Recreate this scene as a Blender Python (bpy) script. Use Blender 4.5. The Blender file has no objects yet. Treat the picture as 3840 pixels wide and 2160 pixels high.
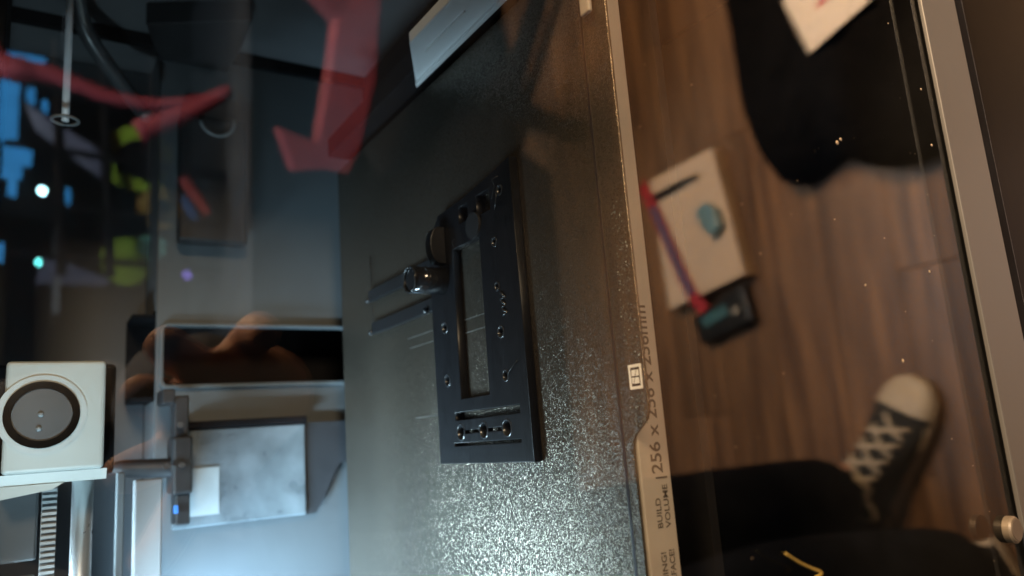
import bpy, bmesh, math, random
from mathutils import Vector, Matrix
from mathutils.geometry import tessellate_polygon

random.seed(7)
S = bpy.context.scene
COL = S.collection

# ------------------------------------------------------------------ camera
cd = bpy.data.cameras.new('camera')
cam = bpy.data.objects.new('camera', cd)
COL.objects.link(cam)
S.camera = cam
cd.sensor_width = 36.0
cd.lens = 26.55
cd.clip_start = 0.005
cd.clip_end = 60.0
RX = (0.9787451694, 0.0735519841, -0.1914366710)
RY = (-0.2007614385, 0.5341964667, -0.8211753648)
RZ = (0.0418657158, 0.8421545230, 0.5376086134)
R = Matrix((RX, RY, RZ))
right, up, back = R.col[0], R.col[1], R.col[2]
m = Matrix.Identity(4)                      # the phone was held sideways: picture left is up
for i in range(3):
    m[i][0] = -up[i]
    m[i][1] = right[i]
    m[i][2] = back[i]
m.translation = (-0.0426, -0.1742, 0.1607)
cam.matrix_world = m
cd.dof.use_dof = True
cd.dof.focus_distance = 0.278
cd.dof.aperture_fstop = 7.6

# ------------------------------------------------------------------ world, exposure
W = bpy.data.worlds.new('World')
S.world = W
W.use_nodes = True
W.node_tree.nodes['Background'].inputs[0].default_value = (0.9, 0.95, 1.0, 1)
W.node_tree.nodes['Background'].inputs[1].default_value = 0.012
S.view_settings.view_transform = 'Standard'
S.view_settings.look = 'None'
S.view_settings.exposure = 0.0
S.view_settings.gamma = 1.0
S.view_settings.use_curve_mapping = False
S.cycles.use_denoising = True
S.cycles.max_bounces = 7
S.cycles.diffuse_bounces = 3
S.cycles.glossy_bounces = 4
S.cycles.transparent_max_bounces = 16
S.cycles.sample_clamp_indirect = 6.0
S.cycles.caustics_reflective = False
S.cycles.caustics_refractive = False


def area_light(name, loc, target, sx, sy, power, color):
    l = bpy.data.lights.new(name, 'AREA')
    l.shape = 'RECTANGLE'
    l.size, l.size_y = sx, sy
    l.energy = power
    l.color = color
    o = bpy.data.objects.new(name, l)
    COL.objects.link(o)
    o.location = loc
    d = Vector(target) - Vector(loc)
    o.rotation_euler = d.to_track_quat('-Z', 'Y').to_euler()
    return o


def point_light(name, loc, power, color, r=0.05):
    l = bpy.data.lights.new(name, 'POINT')
    l.energy = power
    l.color = color
    l.shadow_soft_size = r
    o = bpy.data.objects.new(name, l)
    COL.objects.link(o)
    o.location = loc
    return o


# the room's warm lamp, right of the printer and above the floor
area_light('room_lamp', (1.15, -0.40, 0.95), (0.50, -0.75, -1.04), 0.5, 0.5, 66, (1.0, 0.64, 0.34)).data.spread = math.radians(105)
area_light('front_fill', (1.0, -1.9, 0.55), (0.1, 0.0, -0.05), 0.4, 0.4, 36, (1.0, 0.70, 0.44))  # low frontal fill, added to reach the bed face under the tab
# added cool fill that brightens the red chair and the bench clutter
area_light('bench_fill', (0.45, -1.0, 0.75), (0.6, -1.7, -0.25), 0.8, 0.2, 72, (0.75, 0.88, 1.0))
# the printer's own chamber light
cl = area_light('chamber_light', (-0.158, 0.165, 0.150), (-0.118, 0.195, 0.0), 0.02, 0.24, 2.45, (0.60, 0.84, 1.0))
cl.data.spread = math.radians(112)
hl = area_light('tool_head_fill', (-0.150, 0.06, 0.165), (-0.02, 0.18, 0.15), 0.02, 0.02, 0.045, (0.60, 0.86, 1.0))  # extra spot added for the tool head, not a fixture of the printer
hl.data.spread = math.radians(60)
wl = area_light('rear_wall_fill', (-0.165, 0.245, 0.105), (-0.112, 0.30, 0.02), 0.02, 0.05, 0.50, (0.46, 0.74, 1.0))  # extra light added close in to brighten the rear wall's left side
wl.data.spread = math.radians(110)

# ------------------------------------------------------------------ materials
MATS = {}


def mat(name, col, rough=0.5, metal=0.0, var=0.12, scale=60.0, bump=0.0, bscale=400.0, bdist=0.0005,
        emit=None, estr=0.0, spec=0.5, rvar=0.1, coat=0.0, stretch=None):
    if name in MATS:
        return MATS[name]
    M = bpy.data.materials.new(name)
    M.use_nodes = True
    nt = M.node_tree
    b = nt.nodes['Principled BSDF']
    tc = nt.nodes.new('ShaderNodeTexCoord')
    src = tc.outputs['Object']
    if stretch:
        mp = nt.nodes.new('ShaderNodeMapping')
        mp.inputs['Scale'].default_value = stretch
        nt.links.new(src, mp.inputs['Vector'])
        src = mp.outputs['Vector']
    n = nt.nodes.new('ShaderNodeTexNoise')
    n.inputs['Scale'].default_value = scale
    n.inputs['Detail'].default_value = 6
    nt.links.new(src, n.inputs['Vector'])
    cr = nt.nodes.new('ShaderNodeValToRGB')
    cr.color_ramp.elements[0].position = 0.3
    cr.color_ramp.elements[1].position = 0.7
    lo = [max(0, c * (1 - var)) for c in col[:3]] + [1]
    hi = [min(1, c * (1 + var)) for c in col[:3]] + [1]
    cr.color_ramp.elements[0].color = lo
    cr.color_ramp.elements[1].color = hi
    nt.links.new(n.outputs['Fac'], cr.inputs['Fac'])
    nt.links.new(cr.outputs['Color'], b.inputs['Base Color'])
    mr = nt.nodes.new('ShaderNodeMapRange')
    mr.inputs['To Min'].default_value = max(0.02, rough - rvar)
    mr.inputs['To Max'].default_value = min(1, rough + rvar)
    nt.links.new(n.outputs['Fac'], mr.inputs['Value'])
    nt.links.new(mr.outputs['Result'], b.inputs['Roughness'])
    b.inputs['Metallic'].default_value = metal
    b.inputs['Specular IOR Level'].default_value = spec
    b.inputs['Coat Weight'].default_value = coat
    if bump > 0:
        n2 = nt.nodes.new('ShaderNodeTexNoise')
        n2.inputs['Scale'].default_value = bscale
        n2.inputs['Detail'].default_value = 3
        nt.links.new(src, n2.inputs['Vector'])
        bp = nt.nodes.new('ShaderNodeBump')
        bp.inputs['Strength'].default_value = bump
        bp.inputs['Distance'].default_value = bdist
        nt.links.new(n2.outputs['Fac'], bp.inputs['Height'])
        nt.links.new(bp.outputs['Normal'], b.inputs['Normal'])
    if emit:
        b.inputs['Emission Color'].default_value = (*emit, 1)
        b.inputs['Emission Strength'].default_value = estr
    MATS[name] = M
    return M


def glass_mat(name):
    """thin clear glass: light passes straight, each face reflects by Fresnel; a breath of dust film"""
    M = bpy.data.materials.new(name)
    M.use_nodes = True
    nt = M.node_tree
    nt.nodes.clear()
    out = nt.nodes.new('ShaderNodeOutputMaterial')
    tr = nt.nodes.new('ShaderNodeBsdfTransparent')
    tr.inputs[0].default_value = (0.97, 0.985, 0.98, 1)
    gl = nt.nodes.new('ShaderNodeBsdfGlossy')
    gl.inputs['Roughness'].default_value = 0.0
    ge = nt.nodes.new('ShaderNodeNewGeometry')
    ma = nt.nodes.new('ShaderNodeMapRange')          # same Fresnel from either side of the face
    ma.inputs['To Min'].default_value = 1.52
    ma.inputs['To Max'].default_value = 1 / 1.52
    nt.links.new(ge.outputs['Backfacing'], ma.inputs['Value'])
    fr = nt.nodes.new('ShaderNodeFresnel')
    nt.links.new(ma.outputs['Result'], fr.inputs['IOR'])
    mx = nt.nodes.new('ShaderNodeMixShader')
    nt.links.new(fr.outputs[0], mx.inputs[0])
    nt.links.new(tr.outputs[0], mx.inputs[1])
    nt.links.new(gl.outputs[0], mx.inputs[2])
    # dust film
    tc = nt.nodes.new('ShaderNodeTexCoord')
    n = nt.nodes.new('ShaderNodeTexNoise')
    n.inputs['Scale'].default_value = 14
    n.inputs['Detail'].default_value = 8
    nt.links.new(tc.outputs['Object'], n.inputs['Vector'])
    mr = nt.nodes.new('ShaderNodeMapRange')
    mr.inputs['From Min'].default_value = 0.3
    mr.inputs['From Max'].default_value = 0.8
    mr.inputs['To Min'].default_value = 0.0
    mr.inputs['To Max'].default_value = 0.0010
    nt.links.new(n.outputs['Fac'], mr.inputs['Value'])
    df = nt.nodes.new('ShaderNodeBsdfTranslucent')
    df.inputs[0].default_value = (0.8, 0.8, 0.8, 1)
    mx2 = nt.nodes.new('ShaderNodeMixShader')
    nt.links.new(mr.outputs['Result'], mx2.inputs[0])
    nt.links.new(mx.outputs[0], mx2.inputs[1])
    nt.links.new(df.outputs[0], mx2.inputs[2])
    nt.links.new(mx2.outputs[0], out.inputs[0])
    MATS[name] = M
    return M


def plate_mat():
    """powder-textured dark spring steel: coarse glittering grain"""
    M = bpy.data.materials.new('textured_steel')
    M.use_nodes = True
    nt = M.node_tree
    b = nt.nodes['Principled BSDF']
    tc = nt.nodes.new('ShaderNodeTexCoord')
    n = nt.nodes.new('ShaderNodeTexNoise')
    n.inputs['Scale'].default_value = 1500
    n.inputs['Detail'].default_value = 2.5
    n.inputs['Roughness'].default_value = 0.55
    nt.links.new(tc.outputs['Object'], n.inputs['Vector'])
    n3 = nt.nodes.new('ShaderNodeTexNoise')
    n3.inputs['Scale'].default_value = 9
    n3.inputs['Detail'].default_value = 5
    nt.links.new(tc.outputs['Object'], n3.inputs['Vector'])
    cr = nt.nodes.new('ShaderNodeValToRGB')
    cr.color_ramp.elements[0].position = 0.3
    cr.color_ramp.elements[1].position = 0.75
    cr.color_ramp.elements[0].color = (0.145, 0.126, 0.102, 1)
    cr.color_ramp.elements[1].color = (0.21, 0.182, 0.146, 1)
    nt.links.new(n3.outputs['Fac'], cr.inputs['Fac'])
    nt.links.new(cr.outputs['Color'], b.inputs['Base Color'])
    b.inputs['Metallic'].default_value = 0.85
    b.inputs['Roughness'].default_value = 0.25
    vo = nt.nodes.new('ShaderNodeTexVoronoi')
    vo.inputs['Scale'].default_value = 1700
    nt.links.new(tc.outputs['Object'], vo.inputs['Vector'])
    sub = nt.nodes.new('ShaderNodeVectorMath')
    sub.operation = 'SUBTRACT'
    sub.inputs[1].default_value = (0.5, 0.5, 0.5)
    nt.links.new(vo.outputs['Color'], sub.inputs[0])
    scl = nt.nodes.new('ShaderNodeVectorMath')
    scl.operation = 'MULTIPLY'
    scl.inputs[1].default_value = (0.38, 0.38, 0.0)
    nt.links.new(sub.outputs[0], scl.inputs[0])
    bp = nt.nodes.new('ShaderNodeBump')
    bp.inputs['Strength'].default_value = 0.5
    bp.inputs['Distance'].default_value = 0.0006
    nt.links.new(n.outputs['Fac'], bp.inputs['Height'])
    add = nt.nodes.new('ShaderNodeVectorMath')
    add.operation = 'ADD'
    nt.links.new(bp.outputs['Normal'], add.inputs[0])
    nt.links.new(scl.outputs[0], add.inputs[1])
    nm = nt.nodes.new('ShaderNodeVectorMath')
    nm.operation = 'NORMALIZE'
    nt.links.new(add.outputs[0], nm.inputs[0])
    nt.links.new(nm.outputs[0], b.inputs['Normal'])
    MATS['textured_steel'] = M
    return M


def wood_mat():
    M = bpy.data.materials.new('floor_wood')
    M.use_nodes = True
    nt = M.node_tree
    b = nt.nodes['Principled BSDF']
    tc = nt.nodes.new('ShaderNodeTexCoord')
    oi = nt.nodes.new('ShaderNodeObjectInfo')
    mp = nt.nodes.new('ShaderNodeMapping')
    mp.inputs['Scale'].default_value = (1.3, 17, 1)
    ad = nt.nodes.new('ShaderNodeVectorMath')
    ad.operation = 'ADD'
    sc = nt.nodes.new('ShaderNodeVectorMath')
    sc.operation = 'SCALE'
    sc.inputs['Scale'].default_value = 31.0
    cmb = nt.nodes.new('ShaderNodeCombineXYZ')
    nt.links.new(oi.outputs['Random'], cmb.inputs[0])
    nt.links.new(oi.outputs['Random'], cmb.inputs[2])
    nt.links.new(cmb.outputs[0], sc.inputs[0])
    nt.links.new(tc.outputs['Object'], ad.inputs[0])
    nt.links.new(sc.outputs[0], ad.inputs[1])
    nt.links.new(ad.outputs[0], mp.inputs['Vector'])
    n = nt.nodes.new('ShaderNodeTexNoise')
    n.inputs['Scale'].default_value = 2.2
    n.inputs['Detail'].default_value = 9
    n.inputs['Roughness'].default_value = 0.6
    n.inputs['Distortion'].default_value = 0.4
    nt.links.new(mp.outputs[0], n.inputs['Vector'])
    cr = nt.nodes.new('ShaderNodeValToRGB')
    e = cr.color_ramp.elements
    e[0].position = 0.30
    e[0].color = (0.075, 0.036, 0.019, 1)
    e[1].position = 0.74
    e[1].color = (0.34, 0.18, 0.085, 1)
    k = cr.color_ramp.elements.new(0.5)
    k.color = (0.19, 0.10, 0.052, 1)
    nt.links.new(n.outputs['Fac'], cr.inputs['Fac'])
    hsv = nt.nodes.new('ShaderNodeHueSaturation')
    mr = nt.nodes.new('ShaderNodeMapRange')
    mr.inputs['To Min'].default_value = 0.72
    mr.inputs['To Max'].default_value = 1.10
    nt.links.new(oi.outputs['Random'], mr.inputs['Value'])
    nt.links.new(mr.outputs['Result'], hsv.inputs['Value'])
    nt.links.new(cr.outputs['Color'], hsv.inputs['Color'])
    nt.links.new(hsv.outputs['Color'], b.inputs['Base Color'])
    b.inputs['Roughness'].default_value = 0.38
    MATS['floor_wood'] = M
    return M


# ------------------------------------------------------------------ mesh helpers
def link_mesh(name, bm, mt, parent=None, smooth=False, loc=None):
    me = bpy.data.meshes.new(name)
    bmesh.ops.recalc_face_normals(bm, faces=bm.faces)
    bm.to_mesh(me)
    bm.free()
    return link(name, me, mt, parent, smooth, loc)


def link(name, me, mt, parent=None, smooth=False, loc=None):
    if mt is not None:
        me.materials.clear()
        me.materials.append(mt)
    if smooth:
        for p in me.polygons:
            p.use_smooth = True
    o = bpy.data.objects.new(name, me)
    COL.objects.link(o)
    if parent is not None:
        o.parent = parent
        o.matrix_parent_inverse = Matrix.Identity(4)
    if loc is not None:
        o.location = loc
    return o


def empty(name, loc=(0, 0, 0), parent=None):
    o = bpy.data.objects.new(name, None)
    COL.objects.link(o)
    o.location = loc
    o.empty_display_size = 0.02
    if parent:
        o.parent = parent
    return o


def tag(o, label=None, cat=None, group=None, kind=None):
    if label:
        o['label'] = label
    if cat:
        o['category'] = cat
    if group:
        o['group'] = group
    if kind:
        o['kind'] = kind
    return o


def add_box(bm, lo, hi, bev=0.0, seg=2, mtx=None):
    r = bmesh.ops.create_cube(bm, size=1.0)
    vs = r['verts']
    for v in vs:
        v.co = Vector([lo[i] + (v.co[i] + 0.5) * (hi[i] - lo[i]) for i in range(3)])
    if bev > 0:
        es = list({e for v in vs for e in v.link_edges})
        q = bmesh.ops.bevel(bm, geom=es, offset=bev, segments=seg, affect='EDGES', profile=0.5)
        vs = list({v for f in q['faces'] for v in f.verts} | {v for v in vs if v.is_valid})
    if mtx is not None:
        bmesh.ops.transform(bm, matrix=mtx, verts=vs)
    return vs


def box_obj(name, lo, hi, mt, parent=None, bev=0.0, seg=2):
    bm = bmesh.new()
    add_box(bm, lo, hi, bev, seg)
    return link_mesh(name, bm, mt, parent)


def add_cyl(bm, p0, p1, r0, r1=None, seg=24, cap=True):
    r1 = r0 if r1 is None else r1
    p0, p1 = Vector(p0), Vector(p1)
    d = p1 - p0
    q = d.to_track_quat('Z', 'Y').to_matrix().to_4x4()
    q.translation = (p0 + p1) / 2
    bmesh.ops.create_cone(bm, cap_ends=cap, segments=seg, radius1=r0, radius2=r1, depth=d.length, matrix=q)


def cyl_obj(name, p0, p1, r0, mt, parent=None, r1=None, seg=28, smooth=False):
    bm = bmesh.new()
    add_cyl(bm, p0, p1, r0, r1, seg)
    return link_mesh(name, bm, mt, parent, smooth)


def add_tube(bm, pts, r, seg=8, closed=False):
    pts = [Vector(p) for p in pts]
    rings = []
    n = len(pts)
    for i, p in enumerate(pts):
        a = pts[i - 1] if i > 0 else p
        b = pts[i + 1] if i < n - 1 else p
        t = (b - a).normalized()
        s = t.cross(Vector((0.13, 0.27, 0.95)))
        if s.length < 1e-4:
            s = t.cross(Vector((1, 0, 0)))
        s.normalize()
        u = t.cross(s)
        rr = r[i] if isinstance(r, (list, tuple)) else r
        rings.append([bm.verts.new(p + (s * math.cos(2 * math.pi * k / seg) + u * math.sin(2 * math.pi * k / seg)) * rr) for k in range(seg)])
    for i in range(n - 1):
        for k in range(seg):
            bm.faces.new((rings[i][k], rings[i][(k + 1) % seg], rings[i + 1][(k + 1) % seg], rings[i + 1][k]))
    bm.faces.new(rings[0][::-1])
    bm.faces.new(rings[-1])


def tube_obj(name, pts, r, mt, parent=None, seg=8):
    bm = bmesh.new()
    add_tube(bm, pts, r, seg)
    return link_mesh(name, bm, mt, parent, True)


def smooth_path(pts, n=6):
    P = [Vector(p) for p in pts]
    out = []
    for i in range(len(P) - 1):
        p0 = P[max(0, i - 1)]
        p1, p2 = P[i], P[i + 1]
        p3 = P[min(len(P) - 1, i + 2)]
        for k in range(n):
            t = k / n
            out.append(0.5 * ((2 * p1) + (p2 - p0) * t + (2 * p0 - 5 * p1 + 4 * p2 - p3) * t * t + (3 * p1 - p0 - 3 * p2 + p3) * t ** 3))
    out.append(P[-1])
    return out


def add_prism(bm, poly, f0, f1):
    """poly: list of 2D points, f0/f1 map a 2D point to the two 3D caps"""
    a = [bm.verts.new(f0(*p)) for p in poly]
    b = [bm.verts.new(f1(*p)) for p in poly]
    n = len(poly)
    bm.faces.new(a)
    bm.faces.new(b)
    for i in range(n):
        bm.faces.new((a[i], a[(i + 1) % n], b[(i + 1) % n], b[i]))


def prism_obj(name, poly, f0, f1, mt, parent=None, bev=0.0):
    bm = bmesh.new()
    add_prism(bm, poly, f0, f1)
    bmesh.ops.recalc_face_normals(bm, faces=bm.faces)
    if bev:
        bmesh.ops.bevel(bm, geom=list(bm.edges), offset=bev, segments=2, affect='EDGES', profile=0.5)
    bmesh.ops.triangulate(bm, faces=[f for f in bm.faces if len(f.verts) > 4])
    return link_mesh(name, bm, mt, parent)


def curve_sheet(name, loops, z0, z1, mt, parent=None, bev=0.0003):
    """flat sheet with holes: first loop outline, the rest holes"""
    cu = bpy.data.curves.new(name, 'CURVE')
    cu.dimensions = '2D'
    cu.fill_mode = 'BOTH'
    cu.extrude = (z1 - z0) / 2 - bev
    cu.bevel_depth = bev
    cu.bevel_resolution = 1
    cu.offset = -bev
    for lp in loops:
        sp = cu.splines.new('POLY')
        sp.points.add(len(lp) - 1)
        for i, (x, y) in enumerate(lp):
            sp.points[i].co = (x, y, 0, 1)
        sp.use_cyclic_u = True
    t = bpy.data.objects.new('curve_tmp', cu)
    COL.objects.link(t)
    bpy.context.view_layer.update()
    me = bpy.data.meshes.new_from_object(t.evaluated_get(bpy.context.evaluated_depsgraph_get()))
    bpy.data.objects.remove(t)
    bpy.data.curves.remove(cu)
    me.name = name
    me.transform(Matrix.Translation((0, 0, (z0 + z1) / 2)))
    return link(name, me, mt, parent)


def text_obj(name, body, size, mtx, mt, parent, sx=1.0, ext=0.00003, align='LEFT', spacing=1.0):
    cu = bpy.data.curves.new(name, 'FONT')
    cu.body = body
    cu.size = size
    cu.align_x = align
    cu.extrude = ext
    cu.space_character = spacing
    cu.offset = size * 0.012
    t = bpy.data.objects.new('text_tmp', cu)
    COL.objects.link(t)
    bpy.context.view_layer.update()
    me = bpy.data.meshes.new_from_object(t.evaluated_get(bpy.context.evaluated_depsgraph_get()))
    bpy.data.objects.remove(t)
    bpy.data.curves.remove(cu)
    me.transform(Matrix.Diagonal((sx, 1, 1, 1)))
    me.transform(mtx)
    me.name = name
    return link(name, me, mt, parent)


def circle(cx, cy, r, n=20, sy=1.0):
    return [(cx + r * math.cos(2 * math.pi * k / n), cy + r * sy * math.sin(2 * math.pi * k / n)) for k in range(n)]


def rect(x0, y0, x1, y1):
    return [(x0, y0), (x1, y0), (x1, y1), (x0, y1)]


def rrect(x0, y0, x1, y1, r, n=5):
    out = []
    for (cx, cy, a) in ((x1 - r, y1 - r, 0), (x0 + r, y1 - r, 90), (x0 + r, y0 + r, 180), (x1 - r, y0 + r, 270)):
        for k in range(n + 1):
            t = math.radians(a + 90 * k / n)
            out.append((cx + r * math.cos(t), cy + r * math.sin(t)))
    return out


# ------------------------------------------------------------------ palette
black_plastic = mat('black_plastic', (0.018, 0.019, 0.021), 0.42, var=0.2, bump=0.15, bscale=900, bdist=0.0002)
black_gloss = mat('black_gloss', (0.004, 0.0036, 0.0033), 0.3, var=0.2, rvar=0.05, spec=0.03)
dark_chamber = mat('dark_chamber', (0.006, 0.006, 0.007), 0.8, var=0.3, spec=0.1)
grey_metal = mat('grey_metal', (0.085, 0.096, 0.103), 0.55, var=0.12, scale=14, bump=0.1, bscale=700, bdist=0.0002)
grey_mid = mat('grey_mid', (0.17, 0.18, 0.19), 0.5, var=0.12, scale=20)
frame_grey = mat('frame_grey', (0.10, 0.102, 0.102), 0.42, var=0.05, scale=30, metal=0.2)
white_plastic = mat('white_plastic', (0.42, 0.46, 0.45), 0.45, var=0.04, scale=40)
smoke_grey = mat('smoke_grey', (0.07, 0.075, 0.08), 0.4, var=0.1)
bed_alu = mat('bed_face', (0.36, 0.325, 0.29), 0.5, var=0.05, scale=80, metal=0.0)
ink = mat('ink', (0.075, 0.06, 0.05), 0.6, var=0.1)
chrome = mat('chrome', (0.7, 0.7, 0.7), 0.18, metal=1.0, var=0.05, rvar=0.05)
brass_steel = mat('warm_steel', (0.19, 0.165, 0.13), 0.4, metal=0.4, var=0.15, scale=300)
print_black = mat('print_black', (0.006, 0.0065, 0.008), 0.38, spec=0.3, var=0.2, scale=120, bump=0.35, bscale=260, bdist=0.0002,
                  stretch=(1, 7, 1))
print_edge = mat('print_shiny', (0.022, 0.024, 0.027), 0.2, var=0.3, scale=500)
steel_tex = plate_mat()
wood = wood_mat()
pane_glass = glass_mat('pane_glass')
enamel_white = mat('enamel_white', (0.82, 0.82, 0.80), 0.5, var=0.04)

# ------------------------------------------------------------------ printer (thing) with its chamber
GY = -0.037                                    # middle of the door glass
printer = empty('printer', (0, 0.12, -0.21))
tag(printer, 'enclosed desktop printer seen through its reflecting glass door, chamber lit cool white', 'printer')
PO = Vector(printer.location)


def own(o, p=printer):
    """parent a mesh built in world coordinates"""
    o.parent = p
    base = Vector((0, 0, 0))
    q = p
    while q is not None:
        base += Vector(q.location)
        q = q.parent
    o.location = -base
    return o


YB = 0.30
# rear wall around the slot opening, plain panels butted together
slot = (0.0003, 0.0345, -0.016, 0.0945)
loops = [rect(-0.19, -0.20, 0.213, 0.098), rrect(slot[0], slot[2], slot[1], slot[3], 0.003)]
rw = curve_sheet('rear_wall', loops, -0.004, 0.0, grey_metal, bev=0.0004)
rw.data.transform(Matrix.Translation((0, YB, 0)) @ Matrix.Rotation(math.pi / 2, 4, 'X'))
own(rw)
# raised rim of the slot
rim = curve_sheet('slot_rim', [rrect(slot[0] - 0.0022, slot[2] - 0.002, slot[1] + 0.0016, slot[3] + 0.002, 0.004), rrect(slot[0], slot[2], slot[1], slot[3], 0.003)], 0, 0.004, mat('rim_grey', (0.10, 0.115, 0.122), 0.4), bev=0.0004)
rim.data.transform(Matrix.Translation((0, YB, 0)) @ Matrix.Rotation(math.pi / 2, 4, 'X'))
own(rim)
own(box_obj('slot_backing', (slot[0] - 0.006, YB + 0.035, -0.03), (slot[1] + 0.006, YB + 0.037, 0.11), dark_chamber))
for xa, xb in ((slot[0] - 0.008, slot[0] - 0.006), (slot[1] + 0.006, slot[1] + 0.008)):
    own(box_obj('slot_side', (xa, YB + 0.005, -0.03), (xb, YB + 0.035, 0.11), dark_chamber))
# upper rear wall stands further back
own(box_obj('upper_rear_wall', (-0.19, YB + 0.045, 0.0985), (0.213, YB + 0.049, 0.26), mat('upper_grey', (0.055, 0.06, 0.065), 0.5, scale=14)))
own(box_obj('wall_ledge', (-0.19, YB + 0.0045, 0.0945), (-0.008, YB + 0.0445, 0.098), grey_mid))
own(box_obj('wall_ledge', (0.045, YB + 0.0045, 0.0945), (0.213, YB + 0.0445, 0.098), grey_mid))
own(box_obj('side_wall', (0.214, -0.03, -0.20), (0.218, YB + 0.049, 0.26), mat('side_grey', (0.10, 0.105, 0.11), 0.55, scale=10, var=0.2)))
own(box_obj('side_wall', (-0.195, -0.03, -0.20), (-0.191, YB + 0.049, 0.26), grey_mid))
own(box_obj('chamber_floor', (-0.195, -0.03, -0.208), (0.218, YB + 0.049, -0.201), dark_chamber))
own(box_obj('lamp_blocking_top', (-0.195, -0.03, 0.261), (0.218, YB + 0.049, 0.268), dark_chamber))  # opaque top added out of view to block the room lamps
# corner strip and seam on the right
own(box_obj('corner_seam', (0.206, YB - 0.009, -0.19), (0.2135, YB - 0.0045, 0.2), dark_chamber))
# dark filter cover on the rear wall
fc = own(box_obj('filter_cover', (0.083, YB - 0.016, 0.050), (0.163, YB - 0.0045, 0.089), black_plastic, bev=0.002))
tube_pts = [(0.160 + 0.010 * math.cos(a), YB - 0.018, 0.068 + 0.010 * math.sin(a)) for a in [math.radians(d) for d in range(100, 281, 15)]]
o = tube_obj('cover_ring', tube_pts, 0.0011, mat('ring_grey', (0.18, 0.20, 0.21), 0.4))
o.parent = fc
o.location = (0, 0, 0)
# backing plate with the clear flap, lower left of the rear wall
bp_poly = [(-0.024, -0.016), (-0.052, -0.016), (-0.080, 0.009), (-0.080, 0.018), (-0.024, 0.094)]
bp_poly = [(-0.0255, -0.018), (-0.0495, -0.018), (-0.0520, -0.0065), (-0.0795, 0.0085), (-0.0800, 0.0150), (-0.0255, 0.0150)]
own(prism_obj('chute_plate', bp_poly, lambda x, z: (x, YB - 0.0045, z), lambda x, z: (x, YB - 0.0075, z), mat('chute_dark', (0.022, 0.024, 0.028), 0.5)))
flap_m = mat('flap_film', (0.13, 0.155, 0.17), 0.3, var=0.35, scale=55, rvar=0.15)
flap = own(box_obj('flap', (-0.0795, YB - 0.010, 0.0155), (-0.0260, YB - 0.0045, 0.0895), flap_m, bev=0.0008))
lb = box_obj('flap_label', (-0.0735, YB - 0.0106, 0.0655), (-0.0475, YB - 0.0101, 0.0885), mat('label_white', (0.38, 0.43, 0.44), 0.5, var=0.05))
lb.parent = flap
own(box_obj('flap_bar', (-0.0255, YB - 0.013, 0.015), (-0.0215, YB - 0.0045, 0.0895), dark_chamber, bev=0.0006))
# wiper: bracket, screws and arm
wp = own(box_obj('nozzle_wiper', (-0.060, YB - 0.034, 0.0835), (-0.030, YB - 0.013, 0.0935), black_plastic, bev=0.0015))
for (lo, hi, b) in (((-0.030, YB - 0.03, 0.085), (-0.008, YB - 0.018, 0.0925), 0.001), ((-0.076, YB - 0.03, 0.084), (-0.060, YB - 0.016, 0.0915), 0.001),
                    ((-0.0125, YB - 0.034, 0.0925), (-0.0045, YB - 0.012, 0.099), 0.001)):
    x = box_obj('wiper_bracket', lo, hi, black_plastic, bev=b)
    x.parent = wp
x = cyl_obj('wiper_arm', (-0.046, YB - 0.024, 0.093), (-0.0445, YB - 0.024, 0.117), 0.0052, black_plastic, seg=20, r1=0.0045)
x.parent = wp
x = cyl_obj('wiper_arm_tip', (-0.0445, YB - 0.024, 0.1165), (-0.0440, YB - 0.024, 0.122), 0.0045, black_plastic, seg=20, r1=0.003)
x.parent = wp
for (x_, z_) in ((-0.024, 0.0905), (-0.045, 0.0895), (-0.045, 0.097)):
    x = cyl_obj('screw', (x_, YB - 0.0345, z_), (x_, YB - 0.0370, z_), 0.0016, chrome, seg=14)
    x.parent = wp
own(box_obj('blue_tag', (-0.0695, YB - 0.033, 0.0905), (-0.0655, YB - 0.031, 0.0925), mat('tag_blue', (0.05, 0.2, 0.6), 0.5)))

# gantry: rod, toothed belt and blocks behind the tool head
own(cyl_obj('gantry_rod', (-0.19, 0.215, 0.1375), (-0.047, 0.215, 0.1375), 0.0042, mat('rod_grey', (0.45, 0.47, 0.48), 0.3, metal=0.6), smooth=True))
own(cyl_obj('gantry_rod', (0.118, 0.215, 0.150), (0.213, 0.215, 0.150), 0.0016, mat('rod_white', (0.75, 0.77, 0.78), 0.3), smooth=True))
ring = bmesh.new()
add_tube(ring, [(0.1185, 0.215 + 0.0055 * math.cos(a), 0.150 + 0.0055 * math.sin(a)) for a in [2 * math.pi * k / 20 for k in range(21)]], 0.0008, 6)
own(link_mesh('rod_collar', ring, mat('ring_grey', (0.18, 0.20, 0.21), 0.4), smooth=True))
belt = own(box_obj('belt', (-0.19, 0.2000, 0.1475), (-0.0465, 0.2012, 0.1530), mat('belt_grey', (0.20, 0.21, 0.215), 0.6)))
tb = bmesh.new()
for k in range(60):
    x0 = -0.0478 - k * 0.0023
    add_box(tb, (x0 - 0.0011, 0.1984, 0.1477), (x0, 0.2000, 0.1528))
tooth = link_mesh('belt_teeth', tb, mat('tooth_grey', (0.34, 0.36, 0.37), 0.5))
tag(tooth, kind='stuff')
tooth.parent = belt
own(box_obj('gantry_block', (-0.078, 0.204, 0.154), (-0.0465, 0.212, 0.170), mat('block_dark', (0.05, 0.055, 0.06), 0.5), bev=0.001))
own(box_obj('gantry_block', (-0.19, 0.204, 0.154), (-0.084, 0.212, 0.170), mat('block_mid', (0.12, 0.13, 0.135), 0.5), bev=0.001))
own(box_obj('gantry_rail', (-0.19, 0.225, 0.104), (-0.050, 0.232, 0.116), grey_mid, bev=0.0008))
own(box_obj('gantry_rail', (-0.19, 0.235, 0.119), (-0.046, 0.240, 0.1225), grey_metal, bev=0.0006))

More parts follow.
